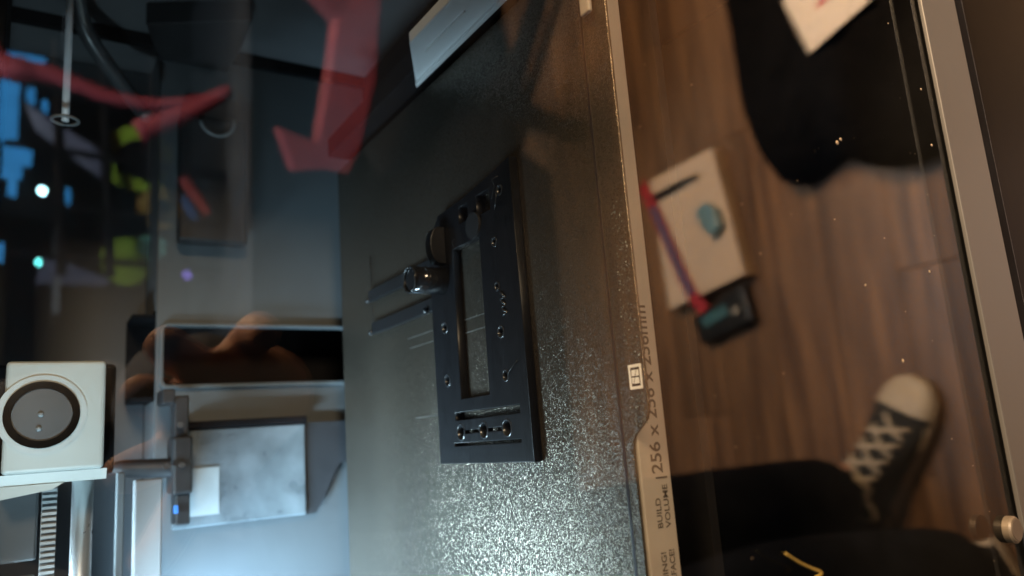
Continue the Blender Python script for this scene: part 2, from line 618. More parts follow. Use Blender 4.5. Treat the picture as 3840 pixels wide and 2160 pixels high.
# tool head: shell, fan ring, fan disc, lower lip
TY = 0.18
tool = own(box_obj('tool_head', (-0.0432, TY, 0.1325), (0.0005, TY + 0.04, 0.1672), white_plastic, bev=0.0016, seg=3))
th = []
lip = prism_obj('side_panel', [(TY + 0.0015, 0.1312), (TY + 0.034, 0.1312), (TY + 0.034, 0.168), (TY + 0.0015, 0.168)], lambda y, z: (-0.0433, y, z), lambda y, z: (-0.0475, y + 0.002, z), white_plastic)
th.append(lip)
th.append(prism_obj('lower_lip', [(-0.0476, 0.1672), (-0.0476, 0.146), (-0.0500, 0.1500), (-0.0525, 0.1672)], lambda x, z: (x, TY + 0.003, z), lambda x, z: (x, TY + 0.03, z), white_plastic))
CX, CZ, = -0.0208, 0.1545
rg = bmesh.new()


def annulus(bm, r0, r1, y0, y1, n=64):
    vv = []
    for (r, y) in ((r0, y0), (r1, y0), (r1, y1), (r0, y1)):
        vv.append([bm.verts.new((CX + r * math.cos(2 * math.pi * k / n), y, CZ + r * math.sin(2 * math.pi * k / n))) for k in range(n)])
    for j in range(4):
        a, b = vv[j], vv[(j + 1) % 4]
        for k in range(n):
            bm.faces.new((a[k], a[(k + 1) % n], b[(k + 1) % n], b[k]))


annulus(rg, 0.0103, 0.0130, TY - 0.0012, TY + 0.002)
th.append(link_mesh('fan_ring', rg, black_gloss))
rg = bmesh.new()
annulus(rg, 0.0131, 0.0155, TY - 0.0006, TY + 0.002)
th.append(link_mesh('ring_lip', rg, mat('lip_white', (0.42, 0.46, 0.46), 0.4)))
th.append(cyl_obj('fan_disc', (CX, TY - 0.0005, CZ), (CX, TY + 0.002, CZ), 0.0102, smoke_grey, seg=48))
for (dx, dz) in ((0, 0.0005), (-0.0055, 0.001)):
    bm = bmesh.new()
    bmesh.ops.create_uvsphere(bm, u_segments=14, v_segments=8, radius=0.0011, matrix=Matrix.Translation((CX + dx, TY - 0.0006, CZ + dz)))
    th.append(link_mesh('disc_dimple', bm, mat('ring_grey', (0.18, 0.20, 0.21), 0.4), smooth=True))
for x in th:
    x.parent = tool
own(box_obj('tool_carriage', (-0.046, TY + 0.041, 0.125), (0.004, TY + 0.06, 0.20), dark_chamber, bev=0.002))
own(box_obj('gantry_beam', (-0.19, 0.17, 0.1735), (0.213, 0.225, 0.20), dark_chamber, bev=0.002))

# white deflector bar beside the bed, slanted rear end
wb_poly = [(0.020, 0.0035), (0.1388, 0.0035), (0.1040, 0.0232), (0.020, 0.0218)]
bar = own(prism_obj('deflector_bar', wb_poly, lambda y, z: (0.1312, y, z), lambda y, z: (0.137, y, z), mat('bar_white', (0.78, 0.82, 0.84), 0.4, var=0.04, scale=40), bev=0.0007))
x = prism_obj('deflector_edge', [(0.020, 0.0032), (0.1388, 0.0032), (0.1355, 0.0056), (0.020, 0.0056)], lambda y, z: (0.1296, y, z), lambda y, z: (0.1311, y, z), mat('edge_white', (0.8, 0.83, 0.84), 0.3), bev=0.0004)
x.parent = bar
x = prism_obj('deflector_groove', [(0.070, 0.0135), (0.106, 0.0138), (0.106, 0.0146), (0.070, 0.0142)], lambda y, z: (0.1302, y, z), lambda y, z: (0.1313, y, z), mat('edge_white', (0.8, 0.83, 0.84), 0.3))
x.parent = bar
own(box_obj('bed_side_rail', (0.1375, 0.0, -0.05), (0.150, 0.262, 0.006), dark_chamber, bev=0.001))
# dark cable guide on the right wall
own(prism_obj('cable_guide', [(0.228, 0.060), (0.256, 0.112), (0.296, 0.100), (0.296, 0.060), (0.27, 0.058)], lambda y, z: (0.2135, y, z), lambda y, z: (0.200, y, z), black_plastic, bev=0.001))
tube_c = smooth_path([(0.205, 0.24, 0.148), (0.19, 0.262, 0.14), (0.165, 0.275, 0.118), (0.15, 0.27, 0.108)], 6)
own(tube_obj('clear_tube', tube_c, 0.0045, mat('tube_white', (0.06, 0.065, 0.07), 0.3), seg=12))

# chamber light bar on the left wall
lbar = own(box_obj('light_bar', (-0.1905, 0.02, 0.150), (-0.168, 0.29, 0.160), mat('led_bar', (0.8, 0.8, 0.8), 0.4, emit=(0.6, 0.86, 1.0), estr=3.0), bev=0.001))

# heated bed with printed front face
bed = own(box_obj('heated_bed', (-0.1285, 0.0082, -0.0137), (0.1285, 0.262, -0.0012), bed_alu, bev=0.0004))
tm = lambda x, z: Matrix.Translation((x, 0.00815, z)) @ Matrix.Rotation(math.pi / 2, 4, 'X')
for (s, sz, x_, z_, sx) in (('256 x 256 x 256mm', 0.0064, -0.0577, -0.0103, 1.04), ('|', 0.0052, -0.0596, -0.0107, 1.0),
                            ('BUILD', 0.0030, -0.0742, -0.0080, 1.12), ('VOLUME', 0.0030, -0.0742, -0.0114, 1.12),
                            ('WARNING!', 0.0030, -0.0982, -0.0080, 1.12), ('HOT SURFACE!', 0.0030, -0.1010, -0.0114, 1.0)):
    t = text_obj('face_text', s, sz, tm(x_, z_), ink, bed, sx)
own(box_obj('bed_carrier', (-0.11, 0.03, -0.032), (0.11, 0.25, -0.0138), dark_chamber))
own(box_obj('bed_light_block', (-0.190, 0.012, -0.0365), (0.213, 0.2955, -0.0325), dark_chamber))  # dark sheet added to keep chamber light off the floor below
own(box_obj('bed_clip', (0.0985, 0.0055, 0.0012), (0.1065, 0.0105, 0.0030), bed_alu, bev=0.0006))

# front frame under the door opening and lower bezel
own(box_obj('front_sill', (-0.195, -0.0412, -0.1521), (0.218, -0.0395, -0.1253), frame_grey, bev=0.0004))
own(box_obj('sill_seal', (-0.195, -0.0404, -0.1598), (0.218, -0.0395, -0.1523), dark_chamber))
own(box_obj('lower_bezel', (-0.195, -0.0385, -0.24), (0.218, -0.0332, -0.1634), black_gloss, bev=0.0006))

# door: pane, bright edge, hinge knob, dust
door = own(box_obj('door', (-0.195, GY - 0.002, -0.1605), (0.218, GY + 0.002, 0.262), pane_glass))
x = box_obj('pane_edge', (-0.195, GY - 0.0022, -0.1628), (0.218, GY - 0.0012, -0.1606), mat('ground_edge', (0.24, 0.25, 0.26), 0.4, var=0.25, scale=700, bump=0.3, bscale=900))
x.parent = door
kb = bmesh.new()
KX, KZ = -0.0855, -0.1185
add_cyl(kb, (KX, GY - 0.0021, KZ), (KX, GY - 0.0042, KZ), 0.0044, 0.0044, 36)
add_cyl(kb, (KX, GY - 0.0042, KZ), (KX, GY - 0.0048, KZ), 0.0043, 0.0038, 36)
knob = link_mesh('hinge_knob', kb, brass_steel)
knob.parent = door
kd = cyl_obj('knob_face', (KX, GY - 0.0048, KZ), (KX, GY - 0.0050, KZ), 0.0034, mat('knob_dark', (0.11, 0.095, 0.08), 0.45, metal=0.1))
kd.parent = door
ds = bmesh.new()
rnd = random.Random(3)
for (cx, cz, r) in ((0.0425, -0.0575, 0.0008), (0.0440, -0.0597, 0.0006), (0.0728, -0.1165, 0.0005), (0.0506, -0.1165, 0.0006), (0.0961, -0.102, 0.0003),
                    (-0.0285, -0.0735, 0.0007), (0.002, -0.099, 0.0006), (-0.0045, -0.060, 0.0004)):
    bmesh.ops.create_icosphere(ds, subdivisions=2, radius=r, matrix=Matrix.Translation((cx, GY - 0.0021, cz)) @ Matrix.Diagonal((1, 0.4, 0.7 + rnd.random() * 0.6, 1)))
for k in range(70):
    r = rnd.uniform(0.00007, 0.00018)
    bmesh.ops.create_icosphere(ds, subdivisions=1, radius=r, matrix=Matrix.Translation((rnd.uniform(-0.13, 0.15), GY - 0.0021, rnd.uniform(-0.17, 0.05))))
dust = link_mesh('dust', ds, mat('dust', (0.26, 0.21, 0.15), 0.9, var=0.3, scale=900))
tag(dust, kind='stuff')
dust.parent = door

# ------------------------------------------------------------------ build plate (thing): sheet with handle tab
plate = empty('build_plate', (0, 0.13, -0.0011))
tag(plate, 'dark textured steel build plate with grainy glitter and a front handle tab', 'build plate')
yf, yt = 0.0092, 0.0004
out = [(-0.1285, yf), (-0.0500, yf), (-0.0470, 0.0088), (-0.0448, 0.0072), (-0.0428, 0.0044), (-0.0408, 0.0018), (-0.0385, 0.0006), (-0.0355, yt), (0.1240, yt), (0.1285, 0.004), (0.1285, 0.262), (-0.1285, 0.262)]
sheet = own(curve_sheet('sheet', out and [out], -0.0010, 0.0, steel_tex, bev=0.0002), plate)
# embossed bend line in front of the tab and ridge of residue
own(box_obj('bend_line', (-0.1284, 0.0131, 0.00002), (0.1284, 0.0142, 0.00016), mat('bend_dark', (0.012, 0.012, 0.016), 0.3)), plate)
# emblem: a square frame with a broken inner figure
emb_m = enamel_white
ez = 0.00006
ex0, ex1, ey0, ey1 = -0.0312, -0.0235, 0.0017, 0.0077
em = own(curve_sheet('emblem', [rect(ex0, ey0, ex1, ey1), rect(ex0 + 0.0009, ey0 + 0.0009, ex1 - 0.0009, ey1 - 0.0009)], 0.00002, 0.00010, emb_m, bev=0.00001), plate)


def epoly(pts):
    p = [(ex0 + (ex1 - ex0) * a, ey0 + (ey1 - ey0) * b) for a, b in pts]
    q = own(prism_obj('emblem_figure', p, lambda x, y: (x, y, 0.00002), lambda x, y: (x, y, 0.0001), emb_m), plate)


epoly([(0.22, 0.24), (0.47, 0.24), (0.47, 0.50), (0.22, 0.66)])
epoly([(0.22, 0.72), (0.47, 0.56), (0.47, 0.78), (0.22, 0.78)])
epoly([(0.53, 0.24), (0.78, 0.24), (0.78, 0.36), (0.53, 0.50)])
epoly([(0.53, 0.56), (0.78, 0.42), (0.78, 0.78), (0.53, 0.78)])
# glinting worn lettering beside it, too faint to read
gl_m = mat('worn_glint', (0.22, 0.29, 0.30), 0.25, metal=0.7, var=0.6, scale=700)
gb = bmesh.new()
rnd = random.Random(11)
for k in range(240):
    a = rnd.choice((rnd.uniform(-0.0425, -0.0325), rnd.uniform(-0.022, 0.030), rnd.uniform(-0.022, 0.030)))
    y_ = rnd.uniform(0.0015, 0.0085)
    s = rnd.uniform(0.00012, 0.00034)
    bmesh.ops.create_icosphere(gb, subdivisions=1, radius=s, matrix=Matrix.Translation((a, y_, 0.00003)) @ Matrix.Diagonal((1, 1, 0.4, 1)))
gq = own(link_mesh('worn_glints', gb, gl_m, smooth=True), plate)
tag(gq, kind='stuff')
# thin traces of old purge lines on the sheet
tr_m = mat('trace', (0.085, 0.082, 0.075), 0.4, var=0.5, scale=600)
for (a, b, c, d) in ((0.0082, 0.0868, 0.0086, 0.112), (0.0025, 0.0868, 0.0029, 0.112), (0.0085, 0.1345, 0.0089, 0.170), (0.0035, 0.1345, 0.0039, 0.168), (0.009, 0.135, 0.032, 0.1354), (-0.031, 0.1345, -0.0306, 0.165)):
    own(box_obj('purge_trace', (a, b, 0.00004), (c, d, 0.00013), tr_m), plate)

# ------------------------------------------------------------------ printed part (thing)
part = empty('printed_panel', (0.005, 0.096, 0.0002))
tag(part, 'black plastic panel with a long window and three sockets lying on the plate', 'printed part')
pz0, pz1 = 0.0002, 0.0040
outline = [(-0.0525, 0.0590), (0.0655, 0.0605), (0.0625, 0.0800), (0.0600, 0.1000), (0.0590, 0.1230), (0.0530, 0.1290), (0.0500, 0.1340), (-0.0525, 0.1335)]
holes = [rect(-0.0258, 0.0873, 0.0398, 0.1110)]
for (hx, hy, hr) in ((0.0067, 0.1221, 0.0021), (-0.0167, 0.1223, 0.0022), (-0.0023, 0.0755, 0.0019), (-0.0196, 0.0743, 0.0018), (0.0344, 0.0757, 0.0015), (0.0161, 0.0760, 0.0014), (0.0541, 0.0690, 0.0016)):
    holes.append(circle(hx, hy, hr, 18))
holes.append(rect(-0.0345, 0.0660, -0.0312, 0.1172))
holes.append(rect(-0.0453, 0.0665, -0.0440, 0.1195))
# three sockets joined by a thin slit
key = []
cx = -0.0396
cs = [(0.0759, 0.0029), (0.0937, 0.0029), (0.1128, 0.0029)]
hw = 0.0007


def arc(cy, r, a0, a1, n=10):
    return [(cx + r * math.sin(math.radians(a0 + (a1 - a0) * k / n)), cy + r * math.cos(math.radians(a0 + (a1 - a0) * k / n))) for k in range(n + 1)]


g = math.degrees(math.asin(hw / 0.0029))
key += arc(cs[2][0], 0.0029, 180 - g, -180 + g, 22)[::1]
left = arc(cs[1][0], 0.0029, 360 - g, 180 + g, 10)
low = arc(cs[0][0], 0.0029, 360 - g, g, 22)
rightarc = arc(cs[1][0], 0.0029, 180 - g, g, 10)
key = arc(cs[2][0], 0.0029, 180 - g, -180 + g, 22) + left + low + rightarc
holes.append(key)
holes.append(rect(0.0485, 0.0770, 0.0575, 0.0880))
holes.append(rect(0.0495, 0.0955, 0.0570, 0.1035))
body = own(curve_sheet('panel_body', [outline] + holes, pz0, pz1, print_black, bev=0.00025), part)
# glossy rims of the screw holes and sockets
for (hx, hy, hr) in ((0.0067, 0.1221, 0.0021), (-0.0167, 0.1223, 0.0022), (-0.0023, 0.0755, 0.0019), (-0.0196, 0.0743, 0.0018), (0.0344, 0.0757, 0.0015), (0.0161, 0.0760, 0.0014), (0.0541, 0.0690, 0.0016),
                     (cx, cs[0][0], 0.0029), (cx, cs[1][0], 0.0029), (cx, cs[2][0], 0.0029)):
    bm = bmesh.new()
    n = 24
    rings = []
    for (r, z) in ((hr - 0.0001, 0.0041), (hr + 0.0003, 0.00445), (hr + 0.0007, 0.00405), (hr - 0.0001, 0.0012)):
        rr = random.Random(int(hx * 1e5) + int(hy * 1e4))
        rings.append([bm.verts.new((hx + (r + rr.uniform(-1, 1) * 0.00008) * math.cos(2 * math.pi * k / n), hy + (r + rr.uniform(-1, 1) * 0.00008) * math.sin(2 * math.pi * k / n), z + rr.uniform(-1, 1) * 0.00006)) for k in range(n)])
    for a, b in ((0, 1), (1, 2), (3, 0)):
        for k in range(n):
            bm.faces.new((rings[a][k], rings[a][(k + 1) % n], rings[b][(k + 1) % n], rings[b][k]))
    own(link_mesh('hole_rim', bm, print_edge, smooth=True), part)
# raised disc beyond the window, coloured black for a round hole's dark inside
own(cyl_obj('black_disc', (0.0452, 0.0905, 0.0041), (0.0452, 0.0905, 0.0052), 0.0056, mat('deep_black', (0.004, 0.004, 0.005), 0.7), seg=30), part)
# upright round boss with a glossy lip, and a rounded upright ear
bs = bmesh.new()
add_cyl(bs, (0.0278, 0.1215, 0.0040), (0.0278, 0.1215, 0.0200), 0.0062, 0.0060, 40)
boss = own(link_mesh('round_boss', bs, mat('boss_black', (0.012, 0.013, 0.015), 0.14, rvar=0.03, coat=0.6, bump=0.3, bscale=900, bdist=0.0001, stretch=(0.2, 0.2, 1)), smooth=False), part)
for p in boss.data.polygons:
    p.use_smooth = len(p.vertices) == 4
bl = bmesh.new()
rr = random.Random(5)
add_tube(bl, [(0.0278 + 0.0058 * math.cos(2 * math.pi * k / 26), 0.1215 + 0.0058 * math.sin(2 * math.pi * k / 26), 0.0203 + rr.uniform(-0.0003, 0.0004)) for k in range(27)], 0.0006, 6)
x = link_mesh('boss_lip', bl, mat('lip_black', (0.02, 0.022, 0.024), 0.25), smooth=True)
x.parent = boss
ear = []
for k in range(13):
    a = math.pi * k / 12
    ear.append((0.0435 + 0.0085 * math.cos(a), 0.0070 + 0.0045 * math.sin(a)))
ear = [(0.0520, 0.0040)] + ear + [(0.0350, 0.0040)]
own(prism_obj('upright_ear', ear, lambda x, z: (x, 0.1170, z), lambda x, z: (x, 0.1225, z), print_black, bev=0.0003), part)
# two flat arms reaching back, with glossy blobs at their ends, and the strand between them
for (ax, y1) in ((0.0385, 0.2120), (0.0200, 0.2085)):
    own(box_obj('arm', (ax - 0.0031, 0.1341, 0.0003), (ax + 0.0031, y1, 0.0032), mat('arm_black', (0.010, 0.011, 0.013), 0.35), bev=0.0004), part)
    bm = bmesh.new()
    bmesh.ops.create_icosphere(bm, subdivisions=2, radius=0.0016, matrix=Matrix.Translation((ax - 0.0022, y1 + 0.0004, 0.0034)))
    own(link_mesh('end_blob', bm, print_edge, smooth=True), part)
    bm = bmesh.new()
    bmesh.ops.create_icosphere(bm, subdivisions=2, radius=0.0017, matrix=Matrix.Translation((ax - 0.0024, 0.1400, 0.0040)))
    own(link_mesh('end_blob', bm, print_edge, smooth=True), part)
own(tube_obj('strand', [(0.019, 0.2112, 0.0008), (0.030, 0.2120, 0.0006), (0.039, 0.2128, 0.0008), (0.062, 0.2128, 0.0006)], 0.00025, print_edge, seg=5), part)
# raised zigzag of blobs on the front rail
zz = bmesh.new()
rr = random.Random(9)
for (x0, y0, x1, y1) in ((0.0135, 0.0735, 0.0105, 0.0700), (0.0105, 0.0700, 0.0105, 0.0740), (0.0105, 0.0740, 0.0075, 0.0700), (0.0075, 0.0700, 0.0068, 0.0735), (0.0068, 0.0735, 0.0045, 0.0695), (0.0045, 0.0695, 0.0035, 0.0730), (0.0150, 0.0740, 0.0142, 0.0752)):
    add_tube(zz, [(x0, y0, 0.0042), ((x0 + x1) / 2, (y0 + y1) / 2, 0.0046), (x1, y1, 0.0042)], [0.0003, 0.00055, 0.0003], 6)
own(link_mesh('raised_mark', zz, print_edge, smooth=True), part)
# wisps of stringing
for pts in ([(0.0600, 0.0690, 0.0043), (0.0585, 0.0705, 0.0062), (0.0565, 0.0712, 0.0050), (0.0520, 0.0750, 0.0043)], [(-0.0196, 0.0722, 0.0043), (-0.0180, 0.0690, 0.0052), (-0.0150, 0.0650, 0.0043)], [(0.056, 0.0705, 0.0043), (0.050, 0.0700, 0.0055), (0.047, 0.0735, 0.0042)],
            [(0.0398, 0.1085, 0.0042), (0.0425, 0.1085, 0.0052), (0.0440, 0.1070, 0.0043)]):
    own(tube_obj('wisp', smooth_path(pts, 4), 0.00016, print_edge, seg=5), part)

# ------------------------------------------------------------------ the room in front of the printer, seen reflected in the door
FZ = -1.04


def V(x, y, z=0.0):
    """a spot measured behind the glass as the reflection shows it -> where it really stands before the door"""
    return Vector((x, 2 * GY - y, z))


floor = box_obj('floor', (-2.2, -4.2, FZ - 0.05), (3.4, 0.6, FZ - 0.012), mat('subfloor', (0.03, 0.018, 0.012), 0.8))
tag(floor, kind='structure')
pm = []
for ln in (1.0, 1.25, 0.85):
    bm = bmesh.new()
    add_box(bm, (-ln / 2 + 0.0005, -0.0645, -0.011), (ln / 2 - 0.0005, 0.0645, 0.0), 0.0008, 1)
    me = bpy.data.meshes.new('plank')
    bmesh.ops.recalc_face_normals(bm, faces=bm.faces)
    bm.to_mesh(me)
    bm.free()
    me.materials.append(wood)
    pm.append((ln, me))
rnd = random.Random(21)
row = 0
y = -0.25
while y > -3.3:
    x = -1.3 - rnd.random() * 0.9
    while x < 2.6:
        ln, me = rnd.choice(pm)
        o = bpy.data.objects.new('plank', me)
        COL.objects.link(o)
        o.parent = floor
        o.location = (x + ln / 2, y, FZ + rnd.uniform(-0.0004, 0.0004))
        x += ln
    y -= 0.13


def poly_slab(name, pts2, z0, z1, mt, parent=None, bev=0.0):
    q = [(p[0], 2 * GY - p[1]) for p in pts2]
    return prism_obj(name, q, lambda x, y: (x, y, z0), lambda x, y: (x, y, z1), mt, parent, bev)


dark_sheet = poly_slab('dark_sheet', [(-1.2, 1.42), (0.66, 1.42), (0.78, 1.56), (1.9, 1.68), (1.9, 3.2), (-1.2, 3.2)], FZ + 0.001, FZ + 0.009, mat('sheet_black', (0.007, 0.007, 0.009), 0.95, var=0.4, scale=30, spec=0.05, bump=0.5, bscale=200, bdist=0.003), bev=0.002)  # dark sheet added to darken the floor's reflection over the print
tag(dark_sheet, 'near black sheet added on the wooden floor under the swivel chair to darken it', 'dark_sheet')

# cream box on the floor with things lying on it
cream = mat('cream_card', (0.66, 0.50, 0.36), 0.6, var=0.05, scale=12)
bx = poly_slab('cardboard_box', [(0.497, 1.010), (0.506, 0.822), (0.230, 0.781), (0.198, 0.993)], FZ + 0.001, FZ + 0.036, cream, bev=0.002)
tag(bx, 'flat cream cardboard box lying on the wooden floor under a marker and strap', 'box')
mk = empty('marker_pen', V(0.455, 0.92, FZ + 0.043))
tag(mk, 'black marker pen lying across the end of the cream box', 'pen')
bk = mat('pen_black', (0.012, 0.012, 0.013), 0.4)
own(cyl_obj('barrel', V(0.450, 0.990, FZ + 0.0435), V(0.457, 0.908, FZ + 0.0435), 0.0068, bk, seg=16), mk)
own(cyl_obj('cap', V(0.457, 0.908, FZ + 0.0435), V(0.459, 0.862, FZ + 0.0435), 0.0052, mat('pen_grey', (0.05, 0.048, 0.045), 0.4), seg=16, r1=0.0042), mk)
blk = poly_slab('polished_block', [(0.380, 0.870), (0.394, 0.842), (0.372, 0.817), (0.333, 0.809), (0.316, 0.834), (0.345, 0.860)], FZ + 0.0365, FZ + 0.058, mat('block_blue', (0.16, 0.28, 0.32), 0.3, var=0.25, scale=30), bev=0.004)
tag(blk, 'small blue grey faceted block lying on the cream box', 'block')
# red strap with a blue centre stripe
sp = empty('strap', V(0.33, 0.96, FZ + 0.038))
tag(sp, 'red strap with a blue stripe running over the cream box to the meter', 'strap')
path = [V(0.500, 1.035, FZ + 0.030), V(0.478, 1.022, FZ + 0.041), V(0.432, 1.001, FZ + 0.0415), V(0.361, 0.974, FZ + 0.042), V(0.283, 0.945, FZ + 0.042), V(0.217, 0.917, FZ + 0.041), V(0.178, 0.893, FZ + 0.034)]


def ribbon(name, pts, hw, z, th, mt, parent):
    bm = bmesh.new()
    P = smooth_path(pts, 5)
    secs = []
    for i, p in enumerate(P):
        t = (P[min(i + 1, len(P) - 1)] - P[max(i - 1, 0)]).normalized()
        s = t.cross(Vector((0, 0, 1))).normalized()
        secs.append([bm.verts.new(p + s * a + Vector((0, 0, b + z))) for a, b in ((-hw, 0), (hw, 0), (hw, th), (-hw, th))])
    for i in range(len(secs) - 1):
        for k in range(4):
            bm.faces.new((secs[i][k], secs[i][(k + 1) % 4], secs[i + 1][(k + 1) % 4], secs[i + 1][k]))
    bm.faces.new(secs[0])
    bm.faces.new(secs[-1][::-1])
    return own(link_mesh(name, bm, mt), parent)


red_web = mat('red_web', (0.42, 0.022, 0.035), 0.7, var=0.15, scale=200)
ribbon('webbing', path, 0.0135, 0, 0.002, red_web, sp)
ribbon('stripe', path[2:6], 0.0085, 0.0021, 0.0008, mat('blue_web', (0.07, 0.085, 0.17), 0.7, var=0.2, scale=200), sp)
# black meter with teal screen and pale knob
mt_ = empty('meter', V(0.160, 0.865, FZ))
tag(mt_, 'black handheld meter with a teal screen lying at the strap end on the floor', 'meter')
own(poly_slab('case', [(0.171, 0.938), (0.215, 0.800), (0.140, 0.787), (0.112, 0.922)], FZ + 0.001, FZ + 0.028, mat('case_black', (0.008, 0.009, 0.010), 0.35), bev=0.004), mt_)
own(poly_slab('screen', [(0.166, 0.915), (0.186, 0.848), (0.163, 0.838), (0.144, 0.903)], FZ + 0.0281, FZ + 0.0295, mat('screen_teal', (0.04, 0.10, 0.11), 0.3, var=0.6, scale=70, emit=(0.1, 0.3, 0.32), estr=0.45), bev=0.0005), mt_)
own(cyl_obj('knob', V(0.166, 0.818, FZ + 0.0281), V(0.166, 0.818, FZ + 0.034), 0.0085, mat('knob_pale', (0.3, 0.28, 0.24), 0.5), seg=18), mt_)

# black bag slumped on the floor near the printer
bag_out = [(0.90, 0.705), (0.776, 0.706), (0.691, 0.710), (0.605, 0.707), (0.520, 0.702), (0.452, 0.690), (0.405, 0.672), (0.378, 0.637), (0.382, 0.590), (0.396, 0.545), (0.368, 0.505), (0.345, 0.450), (0.348, 0.408), (0.340, 0.372), (0.345, 0.300), (0.446, 0.290), (0.577, 0.280), (0.90, 0.27)]
cxy = Vector((0.66, 0.49))
bm = bmesh.new()
rnd = random.Random(4)
rings = []
SH = [(1.0, 0.0), (1.03, 0.03), (1.0, 0.065), (0.9, 0.10), (0.72, 0.125), (0.45, 0.135), (0.2, 0.14)]
for (s, h) in SH:
    ring = []
    for i, p in enumerate(bag_out):
        q = cxy + (Vector(p) - cxy) * (s + rnd.uniform(-0.012, 0.012))
        ring.append(bm.verts.new(V(q.x, q.y, FZ + 0.001 + h + (rnd.uniform(-0.008, 0.008) if h > 0 else 0))))
    rings.append(ring)
n = len(bag_out)
for j in range(len(rings) - 1):
    for k in range(n):
        bm.faces.new((rings[j][k], rings[j][(k + 1) % n], rings[j + 1][(k + 1) % n], rings[j + 1][k]))
bm.faces.new(rings[0])
bm.faces.new(rings[-1])
bmesh.ops.recalc_face_normals(bm, faces=bm.faces)
bmesh.ops.subdivide_edges(bm, edges=list(bm.edges), cuts=1, use_grid_fill=True, smooth=0.6)
bag = link_mesh('fabric_bag', bm, mat('bag_black', (0.0045, 0.004, 0.004), 0.95, spec=0.05, var=0.3, scale=25, bump=0.6, bscale=60, bdist=0.01), smooth=True)
tag(bag, 'black fabric bag slumped on the floor beneath a printed sheet of paper', 'bag')
pp = empty('paper_sheet', V(0.60, 0.45, FZ + 0.146))
tag(pp, 'white sheet of paper with red print lying on the black bag', 'paper')
own(poly_slab('page', [(0.640, 0.530), (0.528, 0.497), (0.560, 0.385), (0.67, 0.41)], FZ + 0.152, FZ + 0.1535, mat('page_cream', (0.72, 0.62, 0.52), 0.6, var=0.04), bev=0), pp)
own(poly_slab('red_print', [(0.600, 0.472), (0.592, 0.468), (0.604, 0.435), (0.612, 0.439)], FZ + 0.1537, FZ + 0.1540, mat('print_red', (0.5, 0.04, 0.05), 0.6)), pp)
own(poly_slab('red_print', [(0.622, 0.470), (0.616, 0.467), (0.624, 0.440), (0.630, 0.443)], FZ + 0.1537, FZ + 0.1540, mat('print_red', (0.5, 0.04, 0.05), 0.6)), pp)

# ------------------------------------------------------------------ person standing before the printer


def skin_mesh(verts, edges, radii, sub=2, root=0):
    me = bpy.data.meshes.new('skin_tmp')
    me.from_pydata([tuple(v) for v in verts], edges, [])
    o = bpy.data.objects.new('skin_tmp', me)
    COL.objects.link(o)
    sk = o.modifiers.new('skin', 'SKIN')
    sk.use_smooth_shade = True
    for i, r in enumerate(radii):
        me.skin_vertices[0].data[i].radius = (r, r) if not isinstance(r, tuple) else r
        me.skin_vertices[0].data[i].use_root = (i == root)
    sb = o.modifiers.new('sub', 'SUBSURF')
    sb.levels = sb.render_levels = sub
    bpy.context.view_layer.update()
    r = bpy.data.meshes.new_from_object(o.evaluated_get(bpy.context.evaluated_depsgraph_get()))
    bpy.data.objects.remove(o)
    bpy.data.meshes.remove(me)
    return r


skin = mat('skin', (0.50, 0.27, 0.18), 0.55, var=0.12, scale=40)
jeans = mat('jeans', (0.005, 0.006, 0.009), 0.95, spec=0.08, var=0.5, scale=16, bump=0.6, bscale=40, bdist=0.01)
jacket_m = mat('jacket', (0.035, 0.033, 0.032), 0.85, var=0.35, scale=14, bump=0.6, bscale=35, bdist=0.01)
# joints
J = {}
J['pel'] = (-0.33, -0.80, -0.10)
J['spine'] = (-0.32, -0.80, 0.12)
J['chest'] = (-0.28, -0.78, 0.30)
J['neck'] = (-0.26, -0.76, 0.44)
J['skull'] = (-0.255, -0.735, 0.545)
J['crown'] = (-0.255, -0.74, 0.615)
J['hipR'] = (-0.245, -0.76, -0.16)
J['kneeR'] = (-0.185, -0.665, -0.56)
J['ankR'] = (-0.172, -0.675, -0.955)
J['footR'] = (-0.10, -0.632, -1.012)
J['toeR'] = (-0.04, -0.598, -1.020)
J['hipL'] = (-0.42, -0.78, -0.16)
J['kneeL'] = (-0.265, -0.535, -0.58)
J['ankL'] = (-0.285, -0.495, -0.965)
J['footL'] = (-0.37, -0.47, -1.012)
J['toeL'] = (-0.45, -0.44, -1.02)
J['shoR'] = (-0.10, -0.72, 0.36)
J['elbR'] = (0.00, -0.56, 0.06)
J['wriR'] = (-0.012, -0.30, 0.055)
J['palmR'] = (-0.028, -0.235, 0.084)
J['shoL'] = (-0.44, -0.80, 0.36)
J['elbL'] = (-0.52, -0.74, 0.06)
J['wriL'] = (-0.48, -0.60, -0.10)
J['palmL'] = (-0.47, -0.54, -0.13)
bones = [('pel', 'spine'), ('spine', 'chest'), ('chest', 'neck'), ('neck', 'skull'), ('skull', 'crown'),
         ('pel', 'hipR'), ('hipR', 'kneeR'), ('kneeR', 'ankR'), ('ankR', 'footR'), ('footR', 'toeR'),
         ('pel', 'hipL'), ('hipL', 'kneeL'), ('kneeL', 'ankL'), ('ankL', 'footL'), ('footL', 'toeL'),
         ('chest', 'shoR'), ('shoR', 'elbR'), ('elbR', 'wriR'), ('wriR', 'palmR'),
         ('chest', 'shoL'), ('shoL', 'elbL'), ('elbL', 'wriL'), ('wriL', 'palmL')]
rad = dict(pel=0.125, spine=0.115, chest=0.125, neck=0.055, skull=0.085, crown=0.055, hipR=0.085, kneeR=0.058, ankR=0.038, footR=0.017, toeR=0.010,
           hipL=0.085, kneeL=0.058, ankL=0.038, footL=0.017, toeL=0.010, shoR=0.058, elbR=0.042, wriR=0.028, palmR=(0.032, 0.018), shoL=0.058, elbL=0.042, wriL=0.028, palmL=(0.032, 0.018))
